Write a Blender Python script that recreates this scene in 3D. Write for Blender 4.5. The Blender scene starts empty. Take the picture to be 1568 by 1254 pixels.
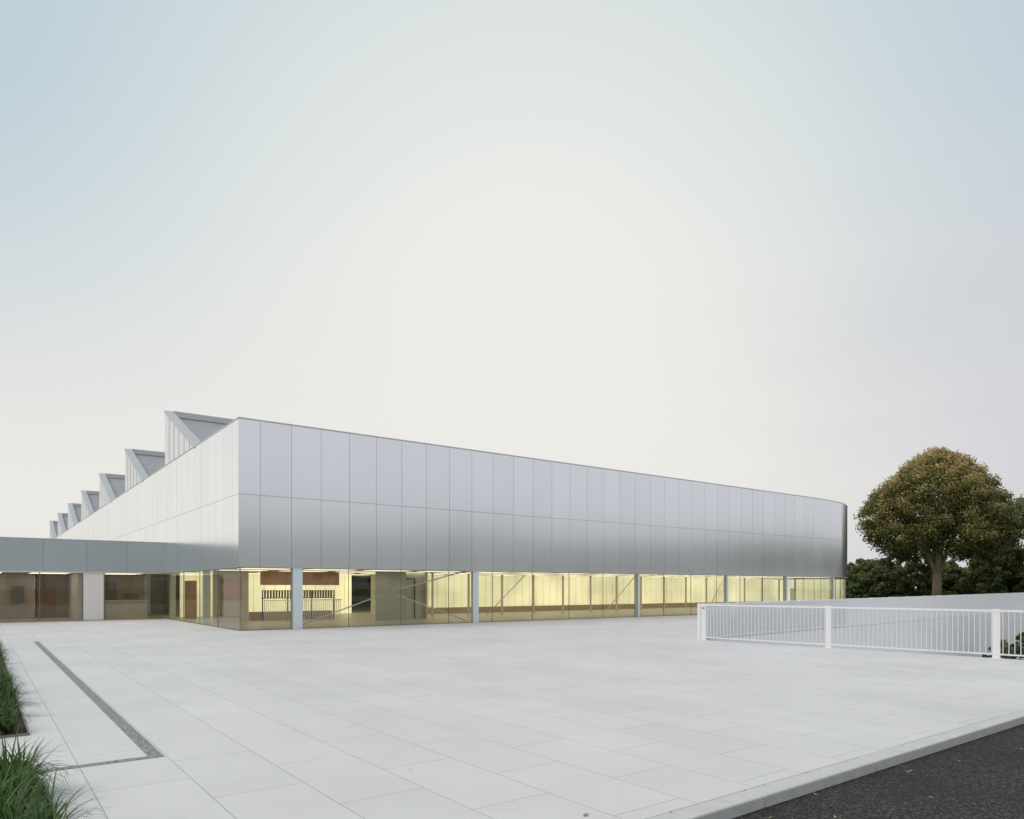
import bpy, math, random
from mathutils import Vector, Matrix, noise
from mathutils.geometry import tessellate_polygon
random.seed(7)
S=bpy.context.scene
R=math.radians
# ------------------------------------------------------------------ helpers
def new_mat(name):
    m=bpy.data.materials.new(name); m.use_nodes=True
    nt=m.node_tree; b=nt.nodes.get('Principled BSDF')
    return m,nt,b
def N(nt,t,**k):
    n=nt.nodes.new(t)
    for a,v in k.items(): setattr(n,a,v)
    return n
def simple(name,col,rough=.6,metal=0,var=.12,scale=3,spec=.5,bump=0,emit=None,es=0):
    m,nt,b=new_mat(name)
    tc=N(nt,'ShaderNodeTexCoord'); nz=N(nt,'ShaderNodeTexNoise'); nz.inputs['Scale'].default_value=scale
    nz.inputs['Detail'].default_value=5
    nt.links.new(tc.outputs['Object'],nz.inputs['Vector'])
    mx=N(nt,'ShaderNodeMix',data_type='RGBA')
    mx.inputs['A'].default_value=(*[c*(1-var) for c in col],1); mx.inputs['B'].default_value=(*[min(1,c*(1+var)) for c in col],1)
    nt.links.new(nz.outputs['Fac'],mx.inputs['Factor']); nt.links.new(mx.outputs['Result'],b.inputs['Base Color'])
    b.inputs['Roughness'].default_value=rough; b.inputs['Metallic'].default_value=metal
    b.inputs['Specular IOR Level'].default_value=spec
    if emit:
        b.inputs['Emission Color'].default_value=(*emit,1); b.inputs['Emission Strength'].default_value=es
    if bump:
        bp=N(nt,'ShaderNodeBump'); bp.inputs['Strength'].default_value=bump; bp.inputs['Distance'].default_value=.01
        nt.links.new(nz.outputs['Fac'],bp.inputs['Height']); nt.links.new(bp.outputs['Normal'],b.inputs['Normal'])
    return m
class MB:
    def __init__(s): s.v=[];s.f=[]
    def quad(s,*p):
        i=len(s.v); s.v+= [tuple(q) for q in p]; s.f.append(tuple(range(i,i+len(p))))
    def box(s,x0,y0,z0,x1,y1,z1):
        i=len(s.v)
        s.v+=[(x0,y0,z0),(x1,y0,z0),(x1,y1,z0),(x0,y1,z0),(x0,y0,z1),(x1,y0,z1),(x1,y1,z1),(x0,y1,z1)]
        for f in ((0,3,2,1),(4,5,6,7),(0,1,5,4),(1,2,6,5),(2,3,7,6),(3,0,4,7)): s.f.append(tuple(i+k for k in f))
    def obox(s,a,b,w,z0,z1,h2=None):
        a=Vector(a[:2]);b=Vector(b[:2]); d=(b-a).normalized(); n=Vector((-d.y,d.x))*w/2
        P=[a-n,b-n,b+n,a+n]; i=len(s.v)
        s.v+=[(p.x,p.y,z0) for p in P]+[(p.x,p.y,z1) for p in P]
        for f in ((0,3,2,1),(4,5,6,7),(0,1,5,4),(1,2,6,5),(2,3,7,6),(3,0,4,7)): s.f.append(tuple(i+k for k in f))
    def tube(s,a,b,r0,r1,n=8):
        a=Vector(a);b=Vector(b); d=(b-a).normalized()
        u=d.orthogonal().normalized(); w=d.cross(u); i=len(s.v)
        for p,r in ((a,r0),(b,r1)):
            for k in range(n):
                t=2*math.pi*k/n; s.v.append(tuple(p+u*math.cos(t)*r+w*math.sin(t)*r))
        for k in range(n): s.f.append((i+k,i+(k+1)%n,i+n+(k+1)%n,i+n+k))
        s.f.append(tuple(i+n+k for k in range(n))); s.f.append(tuple(i+n-1-k for k in range(n)))
    def obj(s,name,mat,parent=None,smooth=False,attr=None):
        me=bpy.data.meshes.new(name); me.from_pydata(s.v,[],s.f)
        if mat: me.materials.append(mat)
        if smooth: me.polygons.foreach_set('use_smooth',[True]*len(me.polygons))
        if attr:
            a=me.attributes.new('tone','FLOAT','FACE'); a.data.foreach_set('value',attr)
        me.update()
        o=bpy.data.objects.new(name,me); S.collection.objects.link(o)
        if parent: o.parent=parent
        return o
def empty(name,loc=(0,0,0),rz=0):
    e=bpy.data.objects.new(name,None); e.location=loc; e.rotation_euler=(0,0,rz); e.empty_display_size=.2
    S.collection.objects.link(e); return e
def polyfill(mb,outer,z,holes=()):
    pl=[[Vector((x,y,0)) for x,y in outer]]+[[Vector((x,y,0)) for x,y in h] for h in holes]
    tris=tessellate_polygon(pl); flat=[p for l in pl for p in l]; i=len(mb.v)
    mb.v+=[(p.x,p.y,z) for p in flat]
    for t in tris:
        a,b,c=[flat[k] for k in t]
        if (b-a).cross(c-a).z<0: t=(t[0],t[2],t[1])
        mb.f.append(tuple(i+k for k in t))
# ------------------------------------------------------------------ frame
F=1087.0; HZ=900.0; E=1.8
def G(x,y):
    Y=E*F/(y-HZ); return ((x-784)/F*Y,Y)
ANG=math.atan2(.6,.8); C=(-11.38,29.6)
def W(s,t,z=None):
    p=(C[0]+.8*s-.6*t, C[1]+.6*s+.8*t)
    return p if z is None else (*p,z)
# ------------------------------------------------------------------ materials
def metal_mat(name,base,rough,aniso):
    m,nt,b=new_mat(name)
    at=N(nt,'ShaderNodeAttribute',attribute_name='tone')
    tc=N(nt,'ShaderNodeTexCoord'); mp=N(nt,'ShaderNodeMapping'); mp.inputs['Scale'].default_value=(.6,.6,.25)
    nz=N(nt,'ShaderNodeTexNoise'); nz.inputs['Scale'].default_value=1.5; nz.inputs['Detail'].default_value=6
    nt.links.new(tc.outputs['Object'],mp.inputs['Vector']); nt.links.new(mp.outputs['Vector'],nz.inputs['Vector'])
    ad=N(nt,'ShaderNodeMath',operation='ADD'); ml=N(nt,'ShaderNodeMath',operation='MULTIPLY'); ml.inputs[1].default_value=.35
    nt.links.new(nz.outputs['Fac'],ml.inputs[0]); nt.links.new(ml.outputs[0],ad.inputs[0]); nt.links.new(at.outputs['Fac'],ad.inputs[1])
    mx=N(nt,'ShaderNodeMix',data_type='RGBA')
    mx.inputs['A'].default_value=(*[c*.975 for c in base],1); mx.inputs['B'].default_value=(*[min(1,c*1.02) for c in base],1)
    nt.links.new(ad.outputs[0],mx.inputs['Factor']); nt.links.new(mx.outputs['Result'],b.inputs['Base Color'])
    rr=N(nt,'ShaderNodeMapRange'); rr.inputs['To Min'].default_value=rough*.9; rr.inputs['To Max'].default_value=rough*1.1
    nt.links.new(nz.outputs['Fac'],rr.inputs['Value']); nt.links.new(rr.outputs[0],b.inputs['Roughness'])
    b.inputs['Metallic'].default_value=1; b.inputs['Anisotropic'].default_value=aniso
    tg=N(nt,'ShaderNodeTangent',direction_type='RADIAL',axis='Z'); nt.links.new(tg.outputs[0],b.inputs['Tangent'])
    return m
M_metal=metal_mat('brushed_aluminium',(.925,.935,.935),.21,.25)
M_metal2=metal_mat('brushed_aluminium_band',(.58,.645,.655),.3,.4)
M_back=simple('panel_joint_dark',(.22,.23,.24),.7)
M_cop=simple('coping_metal',(.62,.63,.64),.45,.5)
M_roofg=simple('zinc_roof',(.40,.405,.41),.5,.2,scale=1.2)
M_white=simple('white_paint',(.86,.865,.87),.4,var=.03)
M_glassfr=simple('dark_frame',(.22,.22,.20),.4,.5)
M_col=simple('column_paint',(.76,.84,.86),.4,var=.02)
M_conc=simple('light_concrete',(.82,.82,.83),.75,var=.06,scale=2)
def glass_mat(name,tint):
    m,nt,b=new_mat(name); nt.nodes.remove(b); out=nt.nodes['Material Output']
    tr=N(nt,'ShaderNodeBsdfTransparent'); tr.inputs[0].default_value=(*tint,1)
    gl=N(nt,'ShaderNodeBsdfGlossy'); gl.inputs['Roughness'].default_value=.015; gl.inputs['Color'].default_value=(.95,.97,.96,1)
    fr=N(nt,'ShaderNodeFresnel'); fr.inputs['IOR'].default_value=1.5
    tc=N(nt,'ShaderNodeTexCoord'); nz=N(nt,'ShaderNodeTexNoise'); nz.inputs['Scale'].default_value=.7
    nt.links.new(tc.outputs['Object'],nz.inputs['Vector'])
    bp=N(nt,'ShaderNodeBump'); bp.inputs['Strength'].default_value=.05; bp.inputs['Distance'].default_value=.05
    nt.links.new(nz.outputs['Fac'],bp.inputs['Height']); nt.links.new(bp.outputs['Normal'],gl.inputs['Normal'])
    mx=N(nt,'ShaderNodeMixShader'); nt.links.new(fr.outputs[0],mx.inputs[0]); nt.links.new(tr.outputs[0],mx.inputs[1]); nt.links.new(gl.outputs[0],mx.inputs[2])
    nt.links.new(mx.outputs[0],out.inputs['Surface']); return m
M_glass=glass_mat('glazing',(.94,.955,.91))
M_glassd=glass_mat('glazing_annex',(.86,.86,.82))
M_floor=simple('hall_floor',(.58,.54,.44),.4,scale=.8)
M_ceil=simple('hall_ceiling',(.80,.78,.68),.7,var=.04)
M_wallb=simple('plaster_warm',(.72,.68,.56),.8,var=.05)
M_reflg=simple('reflection_grey',(.42,.44,.38),.6,var=.08)  # grey-green standing in for the darker reflection on the glass
M_wallg=simple('plaster_brown_grey',(.46,.40,.34),.8,var=.05)
M_wood=simple('bench_wood',(.50,.37,.24),.6,scale=4)
M_door=simple('door_wood',(.42,.28,.20),.6,scale=4)
M_orange=simple('terracotta_panel',(.60,.33,.19),.6,var=.08)
M_dark=simple('dark_equipment',(.18,.18,.17),.5)
M_lamp=simple('luminous_ceiling_panel',(.9,.85,.7),.5,var=0,emit=(1,.91,.70),es=1.1)
M_lamp2=simple('annex_ceiling_panel',(.9,.85,.7),.5,var=0,emit=(1,.89,.70),es=1.5)
# yellow polycarbonate; the interior glow is put in as its own emission
m,nt,b=new_mat('glowing_polycarbonate'); M_poly=m
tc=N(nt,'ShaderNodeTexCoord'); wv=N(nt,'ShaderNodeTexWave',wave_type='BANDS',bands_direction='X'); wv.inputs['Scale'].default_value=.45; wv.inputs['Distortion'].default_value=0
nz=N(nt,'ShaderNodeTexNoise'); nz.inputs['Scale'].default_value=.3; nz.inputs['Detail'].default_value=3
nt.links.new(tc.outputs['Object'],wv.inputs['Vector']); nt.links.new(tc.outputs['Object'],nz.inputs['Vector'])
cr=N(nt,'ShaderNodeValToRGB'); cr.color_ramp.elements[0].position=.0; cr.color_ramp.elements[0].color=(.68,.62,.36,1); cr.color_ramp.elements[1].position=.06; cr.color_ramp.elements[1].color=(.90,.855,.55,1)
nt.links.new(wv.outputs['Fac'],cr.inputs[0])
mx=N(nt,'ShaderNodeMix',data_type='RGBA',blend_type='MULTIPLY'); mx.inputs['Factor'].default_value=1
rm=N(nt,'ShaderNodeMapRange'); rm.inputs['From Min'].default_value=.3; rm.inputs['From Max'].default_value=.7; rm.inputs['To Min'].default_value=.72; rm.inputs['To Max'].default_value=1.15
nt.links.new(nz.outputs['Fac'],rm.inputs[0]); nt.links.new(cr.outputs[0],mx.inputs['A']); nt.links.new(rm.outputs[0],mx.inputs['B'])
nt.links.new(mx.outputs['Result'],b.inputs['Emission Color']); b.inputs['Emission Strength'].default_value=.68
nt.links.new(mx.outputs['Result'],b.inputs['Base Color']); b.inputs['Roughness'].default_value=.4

# paving
m,nt,b=new_mat('stone_paving'); M_pave=m
tc=N(nt,'ShaderNodeTexCoord'); mp=N(nt,'ShaderNodeMapping',vector_type='POINT'); mp.inputs['Rotation'].default_value=(0,0,-(ANG+math.pi/2)); 
nt.links.new(tc.outputs['Object'],mp.inputs['Vector'])
br=N(nt,'ShaderNodeTexBrick'); br.offset=.5
for k,v in (('Scale',1),('Mortar Size',.004),('Mortar Smooth',.1),('Bias',0),('Brick Width',1.6),('Row Height',.8)): br.inputs[k].default_value=v
br.inputs['Color1'].default_value=(.69,.682,.685,1); br.inputs['Color2'].default_value=(.728,.718,.715,1); br.inputs['Mortar'].default_value=(.36,.355,.35,1)
nt.links.new(mp.outputs[0],br.inputs['Vector'])
nz=N(nt,'ShaderNodeTexNoise'); nz.inputs['Scale'].default_value=.35; nz.inputs['Detail'].default_value=8; nz.inputs['Roughness'].default_value=.6
nf=N(nt,'ShaderNodeTexNoise'); nf.inputs['Scale'].default_value=60; nf.inputs['Detail'].default_value=3
nt.links.new(tc.outputs['Object'],nz.inputs['Vector']); nt.links.new(tc.outputs['Object'],nf.inputs['Vector'])
r1=N(nt,'ShaderNodeMapRange'); r1.inputs['From Min'].default_value=.3; r1.inputs['From Max'].default_value=.7; r1.inputs['To Min'].default_value=.92; r1.inputs['To Max'].default_value=1.06
r2=N(nt,'ShaderNodeMapRange'); r2.inputs['From Min'].default_value=.3; r2.inputs['From Max'].default_value=.7; r2.inputs['To Min'].default_value=.96; r2.inputs['To Max'].default_value=1.04
nt.links.new(nz.outputs['Fac'],r1.inputs[0]); nt.links.new(nf.outputs['Fac'],r2.inputs[0])
mm=N(nt,'ShaderNodeMath',operation='MULTIPLY'); nt.links.new(r1.outputs[0],mm.inputs[0]); nt.links.new(r2.outputs[0],mm.inputs[1])
mx=N(nt,'ShaderNodeMix',data_type='RGBA',blend_type='MULTIPLY'); mx.inputs['Factor'].default_value=1
nt.links.new(br.outputs['Color'],mx.inputs['A']); nt.links.new(mm.outputs[0],mx.inputs['B']); nt.links.new(mx.outputs['Result'],b.inputs['Base Color'])
b.inputs['Roughness'].default_value=.6; b.inputs['Specular IOR Level'].default_value=.3
M_kerb=simple('kerb_stone',(.60,.60,.585),.75,var=.14,scale=6,bump=.3)
# asphalt
m,nt,b=new_mat('asphalt'); M_asph=m
tc=N(nt,'ShaderNodeTexCoord'); vo=N(nt,'ShaderNodeTexVoronoi'); vo.inputs['Scale'].default_value=60
nz=N(nt,'ShaderNodeTexNoise'); nz.inputs['Scale'].default_value=.8; nz.inputs['Detail'].default_value=8
nt.links.new(tc.outputs['Object'],vo.inputs['Vector']); nt.links.new(tc.outputs['Object'],nz.inputs['Vector'])
mx=N(nt,'ShaderNodeMix',data_type='RGBA'); mx.inputs['A'].default_value=(.034,.034,.032,1); mx.inputs['B'].default_value=(.22,.22,.205,1)
sp=N(nt,'ShaderNodeSeparateColor'); nt.links.new(vo.outputs['Color'],sp.inputs[0])
pw_=N(nt,'ShaderNodeMath',operation='POWER'); pw_.inputs[1].default_value=3; nt.links.new(sp.outputs[0],pw_.inputs[0])
mm=N(nt,'ShaderNodeMath',operation='MULTIPLY'); nt.links.new(pw_.outputs[0],mm.inputs[0]); nt.links.new(nz.outputs['Fac'],mm.inputs[1])
nt.links.new(mm.outputs[0],mx.inputs['Factor']); nt.links.new(mx.outputs['Result'],b.inputs['Base Color'])
bp=N(nt,'ShaderNodeBump'); bp.inputs['Strength'].default_value=.8; bp.inputs['Distance'].default_value=.01
nt.links.new(vo.outputs['Distance'],bp.inputs['Height']); nt.links.new(bp.outputs[0],b.inputs['Normal']); b.inputs['Roughness'].default_value=.9; b.inputs['Specular IOR Level'].default_value=.12
M_soil=simple('soil',(.05,.035,.022),.95,scale=20,bump=.6,var=.4)
M_grass=simple('lawn',(.06,.085,.03),.9,var=.35,scale=.6)
def leaf_mat(name,stops,transl=.35):
    m,nt,b=new_mat(name); nt.nodes.remove(b); out=nt.nodes['Material Output']
    at=N(nt,'ShaderNodeAttribute',attribute_name='tone'); cr=N(nt,'ShaderNodeValToRGB')
    el=cr.color_ramp.elements
    el[0].position=stops[0][0]; el[0].color=(*stops[0][1],1); el[1].position=stops[-1][0]; el[1].color=(*stops[-1][1],1)
    for p,c in stops[1:-1]:
        e=el.new(p); e.color=(*c,1)
    nt.links.new(at.outputs['Fac'],cr.inputs[0])
    di=N(nt,'ShaderNodeBsdfPrincipled'); di.inputs['Roughness'].default_value=.5; di.inputs['Specular IOR Level'].default_value=.4
    tr=N(nt,'ShaderNodeBsdfTranslucent'); nt.links.new(cr.outputs[0],di.inputs['Base Color']); nt.links.new(cr.outputs[0],tr.inputs['Color'])
    mx=N(nt,'ShaderNodeMixShader'); mx.inputs[0].default_value=transl
    nt.links.new(di.outputs[0],mx.inputs[1]); nt.links.new(tr.outputs[0],mx.inputs[2]); nt.links.new(mx.outputs[0],out.inputs['Surface']); return m
M_leafA=leaf_mat('olive_gold_leaves',[(0,(.05,.068,.022)),(.3,(.14,.155,.045)),(.6,(.36,.31,.11)),(1,(.70,.54,.26))])  # gold end paints sunlit leaf tops, dark green the shaded lower leaves
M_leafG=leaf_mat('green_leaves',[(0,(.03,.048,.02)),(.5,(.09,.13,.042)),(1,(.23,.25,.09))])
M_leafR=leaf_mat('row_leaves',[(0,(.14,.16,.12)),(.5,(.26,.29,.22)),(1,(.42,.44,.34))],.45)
M_blade=leaf_mat('strap_grass',[(0,(.02,.055,.012)),(.5,(.06,.13,.03)),(1,(.16,.23,.06))],.25)
M_bark=simple('bark',(.34,.27,.20),.9,scale=6,var=.35,bump=.5)

# ------------------------------------------------------------------ ground
A=(6.55,24.5); B=(13.35,17.15)
Dd=(A[0]+.737*52,A[1]+.676*52); Cc=(B[0]+.737*52,B[1]+.676*52)
hole=[A,B,Cc,Dd]
mb=MB(); polyfill(mb,[(-900,-900),(900,-900),(900,2500),(-900,2500)],-.16,[hole]); mb.obj('terrain',M_grass)
k0=Vector((1.40,5.53)); kd=Vector((.795,.607)).normalized(); kn=Vector((-kd.y,kd.x))
def K(u,w): p=k0+kd*u+kn*w; return (p.x,p.y)
mb=MB(); polyfill(mb,[K(-80,-9),K(120,-9),K(120,.1),K(-80,.1)],-.10); mb.obj('road',M_asph)
mb=MB(); P=[K(75,.22),(Cc[0]+3,Cc[1]+1),(Dd[0]+3,Dd[1]+8),W(70,-4)]
polyfill(mb,[K(-80,.22)]+P+[W(60,110),W(-60,110),(-90,40)],0,[hole])
for a,b2 in zip(P[:-1],P[1:]): mb.quad((*a,-.2),(*b2,-.2),(*b2,0),(*a,0))
mb.obj('plaza_pavement',M_pave)
mb=MB(); u=-80
while u<75:
    a=k0+kd*(u+.004)+kn*.11; b2=k0+kd*(u+.996)+kn*.11
    h=.006+random.uniform(-.001,.001); mb.obox(a,b2,.215,-.14,h); u+=1
kb=mb.obj('kerb',M_kerb)
bv=kb.modifiers.new('bevel','BEVEL'); bv.width=.018; bv.segments=3
# sunken courtyard
sc=empty('sunken_courtyard')
mb=MB(); polyfill(mb,hole,-3.0); mb.obj('courtyard_floor',M_conc,sc)
mb=MB()
hp=hole+[hole[0]]
for a,b2 in zip(hp[:-1],hp[1:]): mb.quad((*a,-3.05),(*b2,-3.05),(*b2,-.004),(*a,-.004))
mb.obj('retaining_wall',M_conc,sc)
mb=MB(); d=Vector((.737,.676)); n=Vector((-.676,.737)); a0=Vector(A)+n*.12+d*.0
u=0
while u<50:
    mb.obox(a0+d*(u+.006),a0+d*(u+2.494),.14,-.002,1.25+u*.004); u+=2.5
pw=mb.obj('parapet_wall',M_white); bv=pw.modifiers.new('b','BEVEL'); bv.width=.01
# railing near
rail=empty('white_railing')
a=Vector(A)+Vector((-.05,-.1)); d=(Vector(B)-Vector(A)).normalized(); L=10.6; b2=a+d*L; n=Vector((-d.y,d.x))
mb=MB(); mb.obox(a,b2,.05,1.19,1.24); mb.obox(a,b2,.045,.09,.125)
mb.obj('rails',M_white,rail)
mb=MB(); u=.12
while u<L:
    p=a+d*u; mb.obox(p-n*.02,p+n*.02,.011,.125,1.19); u+=.125
mb.obj('balusters',M_white,rail)
mb=MB(); u=.1
while u<L:
    p=a+d*u; mb.obox(p-d*.085,p+d*.085,.03,0,1.26)
    mb.obox(p-d*.02+n*.07,p+d*.02+n*.07,.12,0,1.2)
    mb.box(p.x-.12,p.y-.09,.0,p.x+.12,p.y+.09,.012); u+=4.25
mb.obj('posts',M_white,rail)
mb=MB(); d2=Vector((.737,.676)); q=a; mb.obox(q,q+d2*12,.045,1.19,1.235); mb.obox(q,q+d2*12,.04,.09,.12)
u=.1
n2=Vector((-d2.y,d2.x))
while u<12:
    p=q+d2*u; mb.obox(p-n2*.02,p+n2*.02,.011,.12,1.19); u+=.125
mb.obj('return_railing',M_white,rail)
mb=MB(); p=a+d*.1-n*.03
mb.box(p.x-.06,p.y-.025,1.08,p.x+.06,p.y-.018,1.13); mb.obj('plate_sign',M_wood,rail)
# drain
mb=MB(); c0=Vector(G(241,1160)); ux=Vector((-.6,.8)); uy=Vector((.8,.6))
def strip(mb,o,d,L,w):
    n=Vector((-d.y,d.x)); z=.004
    mb.quad((*(o-n*w/2),z),(*(o+d*L-n*w/2),z),(*(o+d*L+n*w/2),z),(*(o+n*w/2),z))
strip(mb,c0,ux,20.3,.14); o2=c0-uy*.07+ux*.06
strip(mb,o2,-uy,1.05,.12)
m,nt,b=new_mat('drain_grate'); tc=N(nt,'ShaderNodeTexCoord'); wv=N(nt,'ShaderNodeTexVoronoi'); wv.inputs['Scale'].default_value=40
nt.links.new(tc.outputs['Object'],wv.inputs['Vector']); cr=N(nt,'ShaderNodeValToRGB'); cr.color_ramp.elements[0].color=(.08,.08,.08,1); cr.color_ramp.elements[1].color=(.38,.38,.38,1); cr.color_ramp.elements[0].position=.25; cr.color_ramp.elements[1].position=.6
nt.links.new(wv.outputs['Distance'],cr.inputs[0]); nt.links.new(cr.outputs[0],b.inputs['Base Color']); b.inputs['Roughness'].default_value=.6; b.inputs['Metallic'].default_value=.3
mb.obj('drain_channel',m)
# planters
def planter(corner,along,side,L,Wd,dens,hgt):
    e=empty('planter_bed'); c=Vector(corner); al=Vector(along); sd=Vector(side)
    mb=MB(); mb.quad((*c,.006),(*(c+al*L),.006),(*(c+al*L+sd*Wd),.006),(*(c+sd*Wd),.006))
    o=mb.obj('soil',M_soil,e)
    mb=MB(); mb.obox(c,c+al*L,.02,0,.03); mb.obox(c+sd*.012,c+sd*Wd,.02,0,.03); mb.obj('edging',M_glassfr,e)
    mb=MB(); tone=[]
    nC=int(L*Wd*dens)
    for _ in range(nC):
        p=c+al*random.uniform(.12,L-.1)+sd*random.uniform(.1,Wd-.1); ct=random.random()*.4
        sc_=random.uniform(.75,1.15)
        for k in range(random.randint(34,50)):
            th=random.uniform(0,2*math.pi); Ln=hgt*sc_*random.uniform(.7,1.2); lean=random.uniform(.15,1.1)
            dr=Vector((math.cos(th),math.sin(th))); pn=Vector((-dr.y,dr.x)); w=random.uniform(.006,.012)
            pts=[]; x=random.uniform(0,.05); z=0; ang=math.pi/2-lean*.35; seg=5
            for j in range(seg+1):
                pts.append((x,z)); x+=math.cos(ang)*Ln/seg; z+=math.sin(ang)*Ln/seg; ang-=lean*.42*(1+j*.25)
            i=len(mb.v)
            for j,(x,z) in enumerate(pts):
                ww=w*(1-(j/seg)**2*.9)
                for sg in (-1,1):
                    q=p+dr*x+pn*ww*sg; mb.v.append((q.x,q.y,max(.01,z+.01)))
            tn=min(1,max(0,ct+random.uniform(0,.6)))
            for j in range(seg):
                mb.f.append((i+2*j,i+2*j+1,i+2*j+3,i+2*j+2)); tone.append(min(1,tn*.6+j*.09))
    mb.obj('ornamental_grass',M_blade,e,smooth=True,attr=tone)
planter(G(44,1126),(-.6,.8),(-.8,-.6),15.5,1.6,16,.42)
planter(G(66,1196),(.6,-.8),(-.8,-.6),3.2,1.6,22,.50)

# ------------------------------------------------------------------ main building
hall=empty('metal_clad_sports_hall',(C[0],C[1],0),ANG)
Z0,Z1,Z2=2.67,5.72,8.86
def mkpath(s0,R1=46,a1=R(6),R2=13):
    l1=R1*a1; l2=R2*(math.pi/2-a1)
    p1=(s0+R1*math.sin(a1),R1*(1-math.cos(a1)))
    def P(u):
        if u<=s0: return (u,0,0)
        if u<=s0+l1:
            a=(u-s0)/R1; return (s0+R1*math.sin(a),R1*(1-math.cos(a)),a)
        if u<=s0+l1+l2:
            a=a1+(u-s0-l1)/R2
            return (p1[0]+R2*(math.sin(a)-math.sin(a1)),p1[1]+R2*(math.cos(a1)-math.cos(a)),a)
        q=u-(s0+l1+l2)
        return (p1[0]+R2*(1-math.sin(a1)),p1[1]+R2*math.cos(a1)+q,math.pi/2)
    return P,s0+l1+l2
def sil(s0):
    P,e=mkpath(s0); m=-9e9
    for k in range(400):
        x,y,_=P(e*k/400); w=W(x,y); m=max(m,784+F*w[0]/w[1])
    return m
lo,hi=20,60
for _ in range(30):
    mid=(lo+hi)/2
    if sil(mid)<1297: lo=mid
    else: hi=mid
P,uEnd=mkpath(lo)
UE=uEnd+80
def off(u,d,PF=P):
    x,y,a=PF(u); return (x+math.sin(a)*d,y-math.cos(a)*d)
def offL(u,d): return (-d,u)
def panels(mb,tone,fo,joints,rows,curv=lambda u:False,flip=False):
    g=.006
    for r0,r1 in rows:
        for a,b2 in zip(joints[:-1],joints[1:]):
            nn=3 if curv((a+b2)/2) else 1
            o=[random.uniform(-.0016,.0016) for _ in range(4)]
            t=random.random()
            us=[a+g+(b2-a-2*g)*k/nn for k in range(nn+1)]
            i=len(mb.v)
            for k,u in enumerate(us):
                f=k/nn
                for z,q in ((r0+g,o[0]*(1-f)+o[1]*f),(r1-g,o[2]*(1-f)+o[3]*f)):
                    x,y=fo(u,.03+q); mb.v.append((x,y,z))
            for k in range(nn):
                q=(i+2*k,i+2*k+2,i+2*k+3,i+2*k+1)
                mb.f.append(q[::-1] if flip else q); tone.append(t)
J=[-.034]+[.86+1.345*k for k in range(int((UE-.86)/1.345)+1)]
JL=[-.034]+[.86+1.345*k for k in range(73)]
iscurve=lambda u: lo<u<uEnd
rows=[(Z0,Z1),(Z1,Z2)]
mb=MB(); tone=[]; panels(mb,tone,off,J,rows,iscurve); 
panels(mb,tone,offL,JL,rows,flip=True)
mb.obj('facade_panels',M_metal,hall,attr=tone,smooth=True)
us=[0]+[lo+ (uEnd-lo)*k/60 for k in range(61)]+[UE]
mb=MB()
def ribbon(mb,ulist,fo,d,z0,z1,flip=False):
    for a,b2 in zip(ulist[:-1],ulist[1:]):
        p=fo(a,d); q=fo(b2,d)
        Q=[(*p,z0),(*q,z0),(*q,z1),(*p,z1)]
        mb.quad(*(Q[::-1] if flip else Q))
ribbon(mb,us,off,0,Z0+.004,Z2-.01); ribbon(mb,[0,98],offL,0,Z0+.004,Z2-.01,True)
mb.obj('backing_wall',M_back,hall)
mb=MB()
ribbon(mb,us,off,.045,Z2+.004,Z2+.06); ribbon(mb,[-.045,98],offL,.045,Z2+.004,Z2+.06,True)
for fo,ul in ((off,us),(offL,[0,98])):
    for a,b2 in zip(ul[:-1],ul[1:]):
        p=fo(a,.045);q=fo(b2,.045);r=fo(b2,-.4);s_=fo(a,-.4); mb.quad((*p,Z2+.06),(*q,Z2+.06),(*r,Z2+.062),(*s_,Z2+.062))
        mb.quad((*p,Z0),(*q,Z0),(*fo(b2,-.30),Z0),(*fo(a,-.30),Z0))
        mb.quad((*fo(a,.036),Z0-.001),(*fo(b2,.036),Z0-.001),(*fo(b2,.036),Z0+.02),(*fo(a,.036),Z0+.02))
mb.obj('coping_and_sill',M_cop,hall)
outline=[off(u,-.02) for u in us]+[(0.02,off(UE,0)[1])]
mb=MB(); polyfill(mb,outline,Z2-.3); mb.obj('flat_roof',M_roofg,hall)
mb=MB(); polyfill(mb,outline,Z0+.03); mb.obj('ceiling',M_ceil,hall)
mb=MB(); polyfill(mb,[off(u,-.09) for u in us]+[(.09,off(UE,0)[1])],.012); mb.obj('floor',M_floor,hall)
# sawtooth rooflights
gm=MB(); gr=MB(); cp=MB(); rb=MB(); gf=MB()
for k in range(7):
    t0=7.4+14.15*k; t1=t0+7.3; zt=12.15; zb=Z2+.07; X1=54
    gm.quad((-.02,t0,zb),(-.02,t1,zt-.12),(-.02,t1,zb))
    for j in range(1,6):
        tt=t0+(t1-t0)*j/6; zz=zb+(zt-.12-zb)*j/6
        rb.box(-.045,tt-.02,zb,-.021,tt+.02,zz)
    gr.quad((0.3,t0+.3,Z2-.1),(X1,t0+.3,Z2-.1),(X1,t1,zt-.35),(0.3,t1,zt-.35))
    gf.quad((0.0,t1+.02,Z2-.2),(0,t1+.02,zt-.1),(X1,t1+.02,zt-.1),(X1,t1+.02,Z2-.2))
    i=len(cp.v)
    for x in (-.05,.42):
        for (tt,zz) in ((t0-.15,zb-.02),(t0+.15,zb-.14),(t1+.06,zt-.16),(t1+.06,zt)):
            cp.v.append((x,tt,zz))
    for f in ((0,1,2,3),(7,6,5,4),(0,3,7,4),(3,2,6,7),(1,5,6,2)): cp.f.append(tuple(i+q for q in f))
    cp.box(.42,t1-.08,zt-.34,X1,t1+.06,zt-.0)
gm.obj('rooflight_gable',M_white,hall); rb.obj('gable_ribs',M_cop,hall); gr.obj('rooflight_slope',M_roofg,hall); cp.obj('rooflight_cap',M_cop,hall); gf.obj('rooflight_glazing',M_glass,hall)
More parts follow.
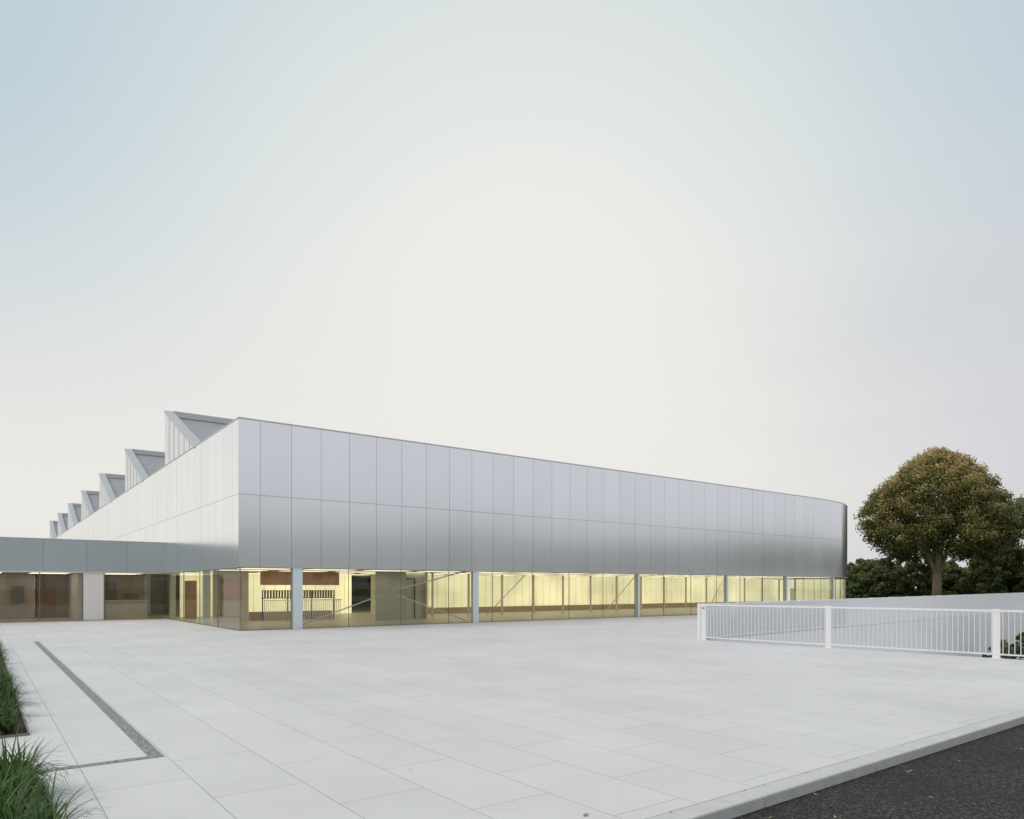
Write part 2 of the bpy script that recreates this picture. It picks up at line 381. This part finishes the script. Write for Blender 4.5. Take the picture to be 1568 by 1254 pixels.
# glazing
gj=[0,2.205]+[4.895+2.69*k for k in range(int((UE-4.9)/2.69))]
mb=MB(); fm=MB()
for a,b2 in zip(gj[:-1],gj[1:]):
    nn=4 if iscurve((a+b2)/2) else 1
    ul=[a+.006+(b2-a-.012)*k/nn for k in range(nn+1)]
    ribbon(mb,ul,off,-.06,.03,Z0)
    if a>0:
        p=off(a,-.075); q=off(a,-.045); fm.obox(p,q,.022,.03,Z0-.002)
tl=[0,3.5,6.85,10.3,14.7]
for a,b2 in zip(tl[:-1],tl[1:]):
    mb.quad((.06,a+.06 if a==0 else a+.006,.03),(.06,a+.06 if a==0 else a+.006,Z0),(.06,b2-.006,Z0),(.06,b2-.006,.03))
    if a>0: fm.obox((.045,a),(.075,a),.022,.03,Z0-.002)
fm.box(.05,.05,.03,.075,.075,Z0-.002)
mb.obj('glazing',M_glass,hall)
for a,b2 in zip(us[:-1],us[1:]):
    fm.obox(off(a,-.06),off(b2,-.06),.05,.0,.03)
fm.obox((.06,0.1),(.06,14.7),.05,.0,.03)
fm.obj('glazing_frame',M_glassfr,hall)
# structure
mb=MB()
for s_,w in ((2.5,.42),(11.9,.34)): mb.box(s_-w/2,.0,.003,s_+w/2,w*.6,Z0-.004)
for s_ in (24.1,33,40.3,47.5):
    x,y=off(s_,-.18); mb.box(x-.08,y-.16,.003,x+.08,y+.1,Z0-.004)
for t_ in (8,16,24): mb.box(.5,t_-.18,.012,.8,t_+.18,Z0+.03)
mb.obj('columns',M_col,hall)
mb=MB()
for a,b2 in (((2.7,.5,.1),(7.2,.5,1.6)),((7.2,.5,1.6),(11.6,.5,.1)),((7.2,.56,1.6),(11.6,.56,Z0)),
    ((16,5,.1),(19,5,2.6)),((26,5,.1),(29,5,2.6)),((36,4,.1),(38,4,2.6))): mb.tube(a,b2,.03,.03)
mb.obj('wind_braces',M_white,hall,smooth=True)
# interior partitions & furniture
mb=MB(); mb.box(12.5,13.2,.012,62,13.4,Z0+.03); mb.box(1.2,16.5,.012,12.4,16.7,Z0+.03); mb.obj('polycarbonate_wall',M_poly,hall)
mb=MB(); mb.box(13.5,11.8,.012,55,12.3,.42); mb.box(3.3,9.4,.012,8.0,9.8,.46); mb.obj('bench',M_wood,hall)
mb=MB()
u=14
while u<55: mb.box(u,8.0,.012,u+.09,8.12,Z0+.03); u+=2.7
mb.obj('inner_mullions',M_wallb,hall)
mb=MB(); mb.box(12.4,6.0,.012,12.5,13.4,Z0+.03); mb.box(10.2,6.4,.012,12.4,6.5,Z0+.03); mb.box(1.2,8.8,.012,3.0,9.0,Z0+.03); mb.obj('partition',M_wallb,hall)
mb=MB(); mb.box(8.5,4.6,.012,10.2,4.7,Z0+.03); mb.box(10.2,4.6,.012,10.3,6.4,Z0+.03); mb.obj('grey_reflection_walls',M_reflg,hall)  # walls added to imitate the grey reflection in this stretch of glazing
mb=MB(); mb.box(3.6,8.6,1.95,8.1,8.75,Z0+.03); mb.box(1.5,8.70,1.2,2.6,8.78,2.3); mb.box(.9,12,.012,1.1,14,2.2); mb.obj('terracotta_panel',M_orange,hall)
mb=MB()
u=3.6
while u<8.0: mb.box(u,8.0,.05,u+.03,8.03,1.1); u+=.11
mb.box(3.6,7.99,1.1,8.0,8.05,1.15); mb.obj('inner_railing',M_white,hall)
mb=MB()
for x in (10.4,11.1,11.8): 
    mb.box(x,6.3,.012,x+.05,6.38,2.3)
mb.box(10.4,6.3,2.3,11.85,6.38,2.36); mb.box(10.4,6.3,1.2,11.85,6.37,1.24)
mb.box(3.8,9.0,1.20,8.0,9.25,1.24); mb.box(3.8,9.0,1.62,8.0,9.05,1.66)
for x in (3.8,5.2,6.6,7.94): mb.box(x,9.0,.012,x+.04,9.1,1.66)
u=3.95
while u<7.9: mb.box(u,9.02,1.24,u+.05,9.2,1.62); u+=.16
mb.box(1.5,8.6,.3,1.55,8.69,2.4)
mb.obj('door_frames_and_equipment',M_dark,hall)
mb=MB()
for t_ in (2.6,6.2,9.8,14.4):
    s_=1.0
    while s_<50:
        mb.box(s_,t_,Z0+.012,s_+2.2,t_+1.3,Z0+.027); s_+=3.2
mb.obj('ceiling_light_panels',M_lamp,hall)
mb=MB(); mb.box(.4,62,.012,58,62.2,Z0); mb.obj('rear_wall',M_wallb,hall)

# ------------------------------------------------------------------ annex
ann=empty('annex_building',(C[0],C[1],0),ANG)
T=14.7; H=4.42
mb=MB(); tone=[]; joints=[.0+1.98*k for k in range(22)]
panels(mb,tone,lambda u,d:(-42+.43+u,T-d),joints,[(Z0-.02,H-.03)])
mb.obj('fascia_panels',M_metal2,ann,attr=tone)
mb=MB(); mb.box(-42,T,Z0+.0,-.04,T+.2,H-.04); mb.obj('fascia_backing',M_back,ann)
mb=MB(); mb.box(-42,T-.05,H-.027,-.04,T+.5,H+.02); mb.box(-42,T-.04,Z0-.05,-.04,T+.18,Z0-.022); mb.obj('coping',M_cop,ann)
mb=MB(); mb.quad((-42,T+.2,H-.06),(-.04,T+.2,H-.06),(-.04,T+26,H-.06),(-42,T+26,H-.06)); mb.obj('roof',M_roofg,ann)
mb=MB(); mb.quad((-42,T+.19,Z0-.04),(-.1,T+.19,Z0-.04),(-.1,T+12,Z0-.04),(-42,T+12,Z0-.04)); mb.obj('ceiling',M_ceil,ann)
mb=MB(); mb.quad((-42,T+.1,.012),(-.05,T+.1,.012),(-.05,T+12,.012),(-42,T+12,.012)); mb.obj('floor',M_floor,ann)
gj=[-42,-34,-29.4,-24.8,-20.2,-15.6,-12.4,-9.2,-6.1,-4.15,-3.1,-.06]
mb=MB(); fm=MB()
for a,b2 in zip(gj[:-1],gj[1:]):
    mb.quad((a+.006,T+.1,.03),(b2-.006,T+.1,.03),(b2-.006,T+.1,Z0-.05),(a+.006,T+.1,Z0-.05)); fm.box(a-.018,T+.08,.03,a+.018,T+.13,Z0-.052)
fm.box(-42,T+.07,0,-.06,T+.14,.03)
mb.obj('glazing',M_glassd,ann); fm.obj('glazing_frame',M_glassfr,ann)
mb=MB(); mb.box(-42,T+4.6,.012,-6.1,T+4.8,Z0-.045); mb.box(-6.0,T+6.2,.012,-.1,T+6.4,Z0-.045); mb.box(-11.2,T+.5,.012,-11.0,T+4.6,Z0-.045); mb.obj('back_wall',M_wallg,ann)
mb=MB(); mb.box(-4.1,T+.06,.031,-3.13,T+.25,Z0-.055); mb.box(-4.3,T+.7,.012,-4.1,T+6,Z0-.045); mb.obj('light_wall',simple('white_plaster',(.88,.86,.82),.7,var=.03),ann)
mb=MB(); mb.box(-2.8,T+2.0,.012,-.6,T+2.6,1.02); mb.box(-2.9,T+1.9,1.02,-.5,T+2.7,1.07); mb.obj('reception_counter',M_wallb,ann)
mb=MB(); mb.box(-2.6,T+6.0,1.0,-1.7,T+6.19,2.1); mb.box(-1.3,T+6.0,.3,-.5,T+6.19,1.4); mb.box(-7.2,T+4.4,1.0,-6.6,T+4.59,1.9); mb.box(-2.2,T+2.1,1.07,-1.8,T+2.15,1.35); mb.box(-1.4,T+2.1,1.07,-1.1,T+2.15,1.3); mb.obj('cabinets_and_screens',M_dark,ann)
mb=MB(); mb.box(-9.9,T+4.5,.02,-8.8,T+4.59,2.1); mb.box(-14,T+4.5,.02,-13,T+4.59,2.1); mb.box(-5.9,T+6.1,.02,-5.0,T+6.19,2.1); mb.obj('wood_doors',M_door,ann)
mb=MB()
for x in (-2.8,-6.4,-9.5,-13,-18): mb.box(x,T+1.2,Z0-.056,x+1.8,T+2.0,Z0-.043); mb.box(x,T+3.2,Z0-.056,x+1.8,T+4.0,Z0-.043)
mb.obj('ceiling_light_panels',M_lamp2,ann)
mb=MB(); mb.quad((-42,T+.2,0),(-42,T+26,0),(-42,T+26,H-.05),(-42,T+.2,H-.05)); mb.obj('end_wall',M_conc,ann)

# ------------------------------------------------------------------ trees
def crown(mb,tone,cx,cy,z0,z1,rad,nclump,nleaf,ls,prof,bias=0,sd=1,cs=1.0,inner=2.2):
    rnd=random.Random(sd)
    for _ in range(nclump):
        h=rnd.random()**.85; th=rnd.uniform(0,2*math.pi)
        r=rad*prof(h)*(1-.55*rnd.random()**inner)*(1+.06*math.sin(th*3+h*7+sd)+.04*math.sin(th*7+sd*2))
        c=Vector((cx+math.cos(th)*r,cy+math.sin(th)*r,z0+(z1-z0)*h))
        cr_=rad*rnd.uniform(.09,.17)*cs; ct=rnd.uniform(-.26,.26)
        for k in range(nleaf):
            v=Vector((rnd.gauss(0,1),rnd.gauss(0,1),rnd.gauss(0,.75)))
            if v.length>1.9: v*=1.9/v.length
            v*=cr_*.62
            p=c+v
            nrm=(Vector((rnd.gauss(0,1),rnd.gauss(0,1),rnd.gauss(0,1)+.6))+v.normalized()*.8).normalized()
            a=nrm.orthogonal().normalized(); a.rotate(Matrix.Rotation(rnd.uniform(0,6.28),3,nrm)); b=nrm.cross(a)
            s=ls*rnd.uniform(.6,1.3)
            mb.quad(p-a*s*.5,p+b*s*.3,p+a*s*.5,p-b*s*.3)
            out=(v.z/cr_)*.28+ct+.25+.35*h+bias+rnd.uniform(-.12,.2)  # sunlit tops and shaded undersides painted into leaf tone, plus random variation
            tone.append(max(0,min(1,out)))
def profile(h):
    if h<.38: return .66+.34*math.sin(h/.38*math.pi/2)
    return max(.03,math.cos((h-.38)/.62*math.pi/2)**.72)
def trunk(mb,x,y,zb,zt,r,seed,n=9):
    rnd=random.Random(seed); k_=(zt-zb)/13
    top=Vector((x+.1,y,zb+(zt-zb)*.2)); mb.tube((x,y,zb-.1),(x,y,zb+.4),r*1.45,r*1.05,12); mb.tube((x,y,zb+.4),top,r*1.05,r*.85,12)
    for k in range(n):
        th=2*math.pi*k/n+rnd.uniform(-.3,.3); sp=rnd.uniform(.5,2.2)*k_
        m1=top+Vector((math.cos(th)*sp*.5,math.sin(th)*sp*.5,(zt-zb)*rnd.uniform(.12,.2)))
        m2=m1+Vector((math.cos(th)*sp,math.sin(th)*sp,(zt-zb)*rnd.uniform(.2,.32)))
        mb.tube(top-Vector((0,0,rnd.uniform(0,.8)*k_)),m1,r*.5,r*.34); mb.tube(m1,m2,r*.34,r*.12)
        for q in range(3):
            e=m2+Vector((rnd.uniform(-1.5,1.5),rnd.uniform(-1.5,1.5),rnd.uniform(.2,2)))*k_; mb.tube(m1.lerp(m2,rnd.uniform(.3,1)),e,r*.12,r*.03,5)
def tree(name,px,depth,z0,z1,rad,mat,nc,nl,ls,seed,bias,zb=-.16,tr=.38,cs=.85):
    e=empty(name); x=(px-784)/F*depth
    mb=MB(); trunk(mb,x,depth,zb,z1,tr,seed); mb.obj('trunk_and_limbs',M_bark,e,smooth=True)
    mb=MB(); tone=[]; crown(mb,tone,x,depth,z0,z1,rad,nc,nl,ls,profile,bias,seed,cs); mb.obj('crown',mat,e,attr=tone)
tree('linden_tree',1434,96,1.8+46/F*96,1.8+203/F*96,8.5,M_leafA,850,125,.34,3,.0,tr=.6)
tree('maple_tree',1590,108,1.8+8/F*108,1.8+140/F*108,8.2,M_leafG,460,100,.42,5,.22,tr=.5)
def shrubs(name,pts,mat,nl,ls,seed,bias=.1):
    mb=MB(); tone=[]
    for k,(x,y,r,h) in enumerate(pts): crown(mb,tone,x,y,-.1,h,r,32,nl,ls,lambda q:max(.1,math.cos(q*1.35)),bias-.25,seed+k)
    return mb.obj(name,mat,attr=tone)
rnd=random.Random(9); pts=[]
for k in range(48):
    px=1292+k*8; dp=rnd.uniform(104,125); pts.append(((px-784)/F*dp,dp,rnd.uniform(2.8,4.4),rnd.uniform(4.2,7.2)))
shrubs('shrub_mass',pts,M_leafG,75,.5,40,.36)
pts=[]
for k in range(50):
    u_=rnd.uniform(23.5,49); w_=rnd.uniform(-5,-1.3); p=Vector(A)+Vector((.737,.676))*u_+Vector((-.676,.737))*w_
    pts.append((p.x,p.y,rnd.uniform(.8,1.3),rnd.uniform(.9,1.7)))
mb=MB(); tone=[]
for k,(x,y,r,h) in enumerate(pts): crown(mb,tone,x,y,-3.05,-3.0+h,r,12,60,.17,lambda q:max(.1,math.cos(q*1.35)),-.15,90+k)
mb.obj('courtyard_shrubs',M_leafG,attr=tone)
# continuous tree row on the far side of the road and along the east boundary
mb=MB(); tone=[]; rr=random.Random(4); tk=MB()
poly=[Vector((104,124)),Vector((100,30)),Vector((66,-26)),Vector((20,-60)),Vector((-30,-72))]
for a,b2 in zip(poly[:-1],poly[1:]):
    L=(b2-a).length; n_=int(L/4.6)
    for j in range(n_):
        p=a.lerp(b2,(j+rr.uniform(-.2,.2))/n_); h=rr.uniform(9.2,11.0)+(1.6 if p.y<10 else 0); r=rr.uniform(3.8,5.0)
        crown(mb,tone,p.x,p.y,3.8,h,r,30,22,1.05,lambda q:max(.3,math.cos(max(0,q-.35)*1.9)),.05,int(200+p.x*3+j))
        tk.tube((p.x,p.y,-.2),(p.x,p.y,h*.6),.22,.12)
e=empty('tree_row'); mb.obj('crowns',M_leafR,e,attr=tone); tk.obj('trunks',M_bark,e)
# fallen leaves
mb=MB(); tone=[]; rr=random.Random(12)
for k in range(90):
    if k<66: q=K(rr.uniform(-1,12),-.02-abs(rr.gauss(0,.9))); z=-.094
    else: q=K(rr.uniform(-3,14),rr.uniform(.25,8)); z=.004
    if k==0: q=G(897,1249); z=.004
    s=rr.uniform(.014,.03) if k else .035; th=rr.uniform(0,6.28); c,sn=math.cos(th),math.sin(th)
    if k>66 and rr.random()<.7: continue
    L=[(-s,0,.0),(-s*.2,-s*.55,.006),(s,0,.012),(-s*.1,s*.6,.004)]
    mb.quad(*[(q[0]+a*c-b_*sn,q[1]+a*sn+b_*c,z+h) for a,b_,h in L]); tone.append(rr.uniform(.6,1))
mb.obj('fallen_leaves',M_leafA,attr=tone)

# ------------------------------------------------------------------ sky & sun
sd=Vector((-.62,-.22,.76)).normalized(); el=math.asin(sd.z); az=math.atan2(sd.x,sd.y)
w=bpy.data.worlds.new('World'); S.world=w; w.use_nodes=True; nt=w.node_tree; nt.nodes.clear()
out=N(nt,'ShaderNodeOutputWorld'); bg=N(nt,'ShaderNodeBackground'); bg.inputs['Strength'].default_value=.1
sky=N(nt,'ShaderNodeTexSky',sky_type='NISHITA'); sky.sun_disc=False; sky.sun_elevation=el; sky.sun_rotation=az; sky.dust_density=3; sky.air_density=1.0
tc=N(nt,'ShaderNodeTexCoord'); gen=tc.outputs['Generated']
nm=N(nt,'ShaderNodeVectorMath',operation='NORMALIZE'); nt.links.new(gen,nm.inputs[0])
dt=N(nt,'ShaderNodeVectorMath',operation='DOT_PRODUCT'); nt.links.new(nm.outputs[0],dt.inputs[0]); dt.inputs[1].default_value=Vector((0.02,.95,.31)).normalized()
cr=N(nt,'ShaderNodeValToRGB'); cr.color_ramp.interpolation='B_SPLINE'
mr=N(nt,'ShaderNodeMapRange'); mr.inputs['From Min'].default_value=-1; mr.inputs['From Max'].default_value=1
nt.links.new(dt.outputs['Value'],mr.inputs[0]); nt.links.new(mr.outputs[0],cr.inputs[0])
el_=cr.color_ramp.elements
def pos(d): return (d+1)/2
el_[0].position=0; el_[0].color=(.64,.65,.68,1); el_[1].position=1; el_[1].color=(.93,.93,.86,1)
for d_,c in ((-.3,(.64,.655,.685)),(.3,(.60,.67,.71)),(.72,(.50,.61,.685)),(.82,(.54,.66,.725)),(.90,(.69,.76,.775)),(.965,(.85,.87,.83))):
    q=el_.new(pos(d_)); q.color=(*c,1)
sp=N(nt,'ShaderNodeSeparateXYZ'); nt.links.new(nm.outputs[0],sp.inputs[0])
hz=N(nt,'ShaderNodeMapRange',interpolation_type='SMOOTHSTEP'); hz.inputs['From Min'].default_value=.55; hz.inputs['From Max'].default_value=.10; hz.inputs['To Min'].default_value=0; hz.inputs['To Max'].default_value=.92
nt.links.new(sp.outputs['Z'],hz.inputs[0])
fr=N(nt,'ShaderNodeMapRange',interpolation_type='SMOOTHSTEP'); fr.inputs['From Min'].default_value=-.4; fr.inputs['From Max'].default_value=.5
nt.links.new(sp.outputs['Y'],fr.inputs[0])
m1=N(nt,'ShaderNodeMath',operation='MULTIPLY'); nt.links.new(hz.outputs[0],m1.inputs[0]); nt.links.new(fr.outputs[0],m1.inputs[1])
mxa=N(nt,'ShaderNodeMix',data_type='RGBA'); nt.links.new(m1.outputs[0],mxa.inputs['Factor']); nt.links.new(cr.outputs[0],mxa.inputs['A']); mxa.inputs['B'].default_value=(.90,.87,.81,1)
nz=N(nt,'ShaderNodeTexNoise'); nz.inputs['Scale'].default_value=2.6; nz.inputs['Detail'].default_value=6
mp=N(nt,'ShaderNodeMapping'); mp.inputs['Scale'].default_value=(1,1,3.2); nt.links.new(nm.outputs[0],mp.inputs[0]); nt.links.new(mp.outputs[0],nz.inputs['Vector'])
rx=N(nt,'ShaderNodeMath',operation='MULTIPLY_ADD'); nt.links.new(nz.outputs['Fac'],rx.inputs[0]); rx.inputs[1].default_value=.26; nt.links.new(sp.outputs['X'],rx.inputs[2])
rm=N(nt,'ShaderNodeMapRange',interpolation_type='SMOOTHSTEP'); rm.inputs['From Min'].default_value=.36; rm.inputs['From Max'].default_value=.80; rm.inputs['To Max'].default_value=.9
nt.links.new(rx.outputs[0],rm.inputs[0])
rz=N(nt,'ShaderNodeMapRange',interpolation_type='SMOOTHSTEP'); rz.inputs['From Min'].default_value=.55; rz.inputs['From Max'].default_value=.2; rz.inputs['To Min'].default_value=.25; rz.inputs['To Max'].default_value=1
nt.links.new(sp.outputs['Z'],rz.inputs[0])
m2=N(nt,'ShaderNodeMath',operation='MULTIPLY'); nt.links.new(rm.outputs[0],m2.inputs[0]); nt.links.new(rz.outputs[0],m2.inputs[1])
mxb=N(nt,'ShaderNodeMix',data_type='RGBA'); nt.links.new(m2.outputs[0],mxb.inputs['Factor']); nt.links.new(mxa.outputs['Result'],mxb.inputs['A']); mxb.inputs['B'].default_value=(.63,.635,.685,1)
sc10=N(nt,'ShaderNodeVectorMath',operation='SCALE'); sc10.inputs['Scale'].default_value=10; nt.links.new(mxb.outputs['Result'],sc10.inputs[0])
mxc=N(nt,'ShaderNodeMix',data_type='RGBA'); mxc.inputs['Factor'].default_value=.92
nt.links.new(sky.outputs[0],mxc.inputs['A']); nt.links.new(sc10.outputs[0],mxc.inputs['B'])
nt.links.new(mxc.outputs['Result'],bg.inputs['Color']); nt.links.new(bg.outputs[0],out.inputs['Surface'])
sl=bpy.data.lights.new('sun','SUN'); sl.energy=1.1; sl.angle=R(25); sl.color=(1,.92,.81)
so=bpy.data.objects.new('sun',sl); S.collection.objects.link(so); so.rotation_euler=sd.to_track_quat('Z','Y').to_euler()

# ------------------------------------------------------------------ camera
cd=bpy.data.cameras.new('camera'); co=bpy.data.objects.new('camera',cd); S.collection.objects.link(co)
co.location=(0,0,E); co.rotation_euler=(math.pi/2,0,0)
cd.sensor_width=36; cd.lens=36*F/1568; cd.shift_y=(HZ-627)/1568; cd.clip_end=5000; cd.clip_start=.05
S.camera=co
S.view_settings.view_transform='Standard'; S.view_settings.look='None'; S.view_settings.exposure=0
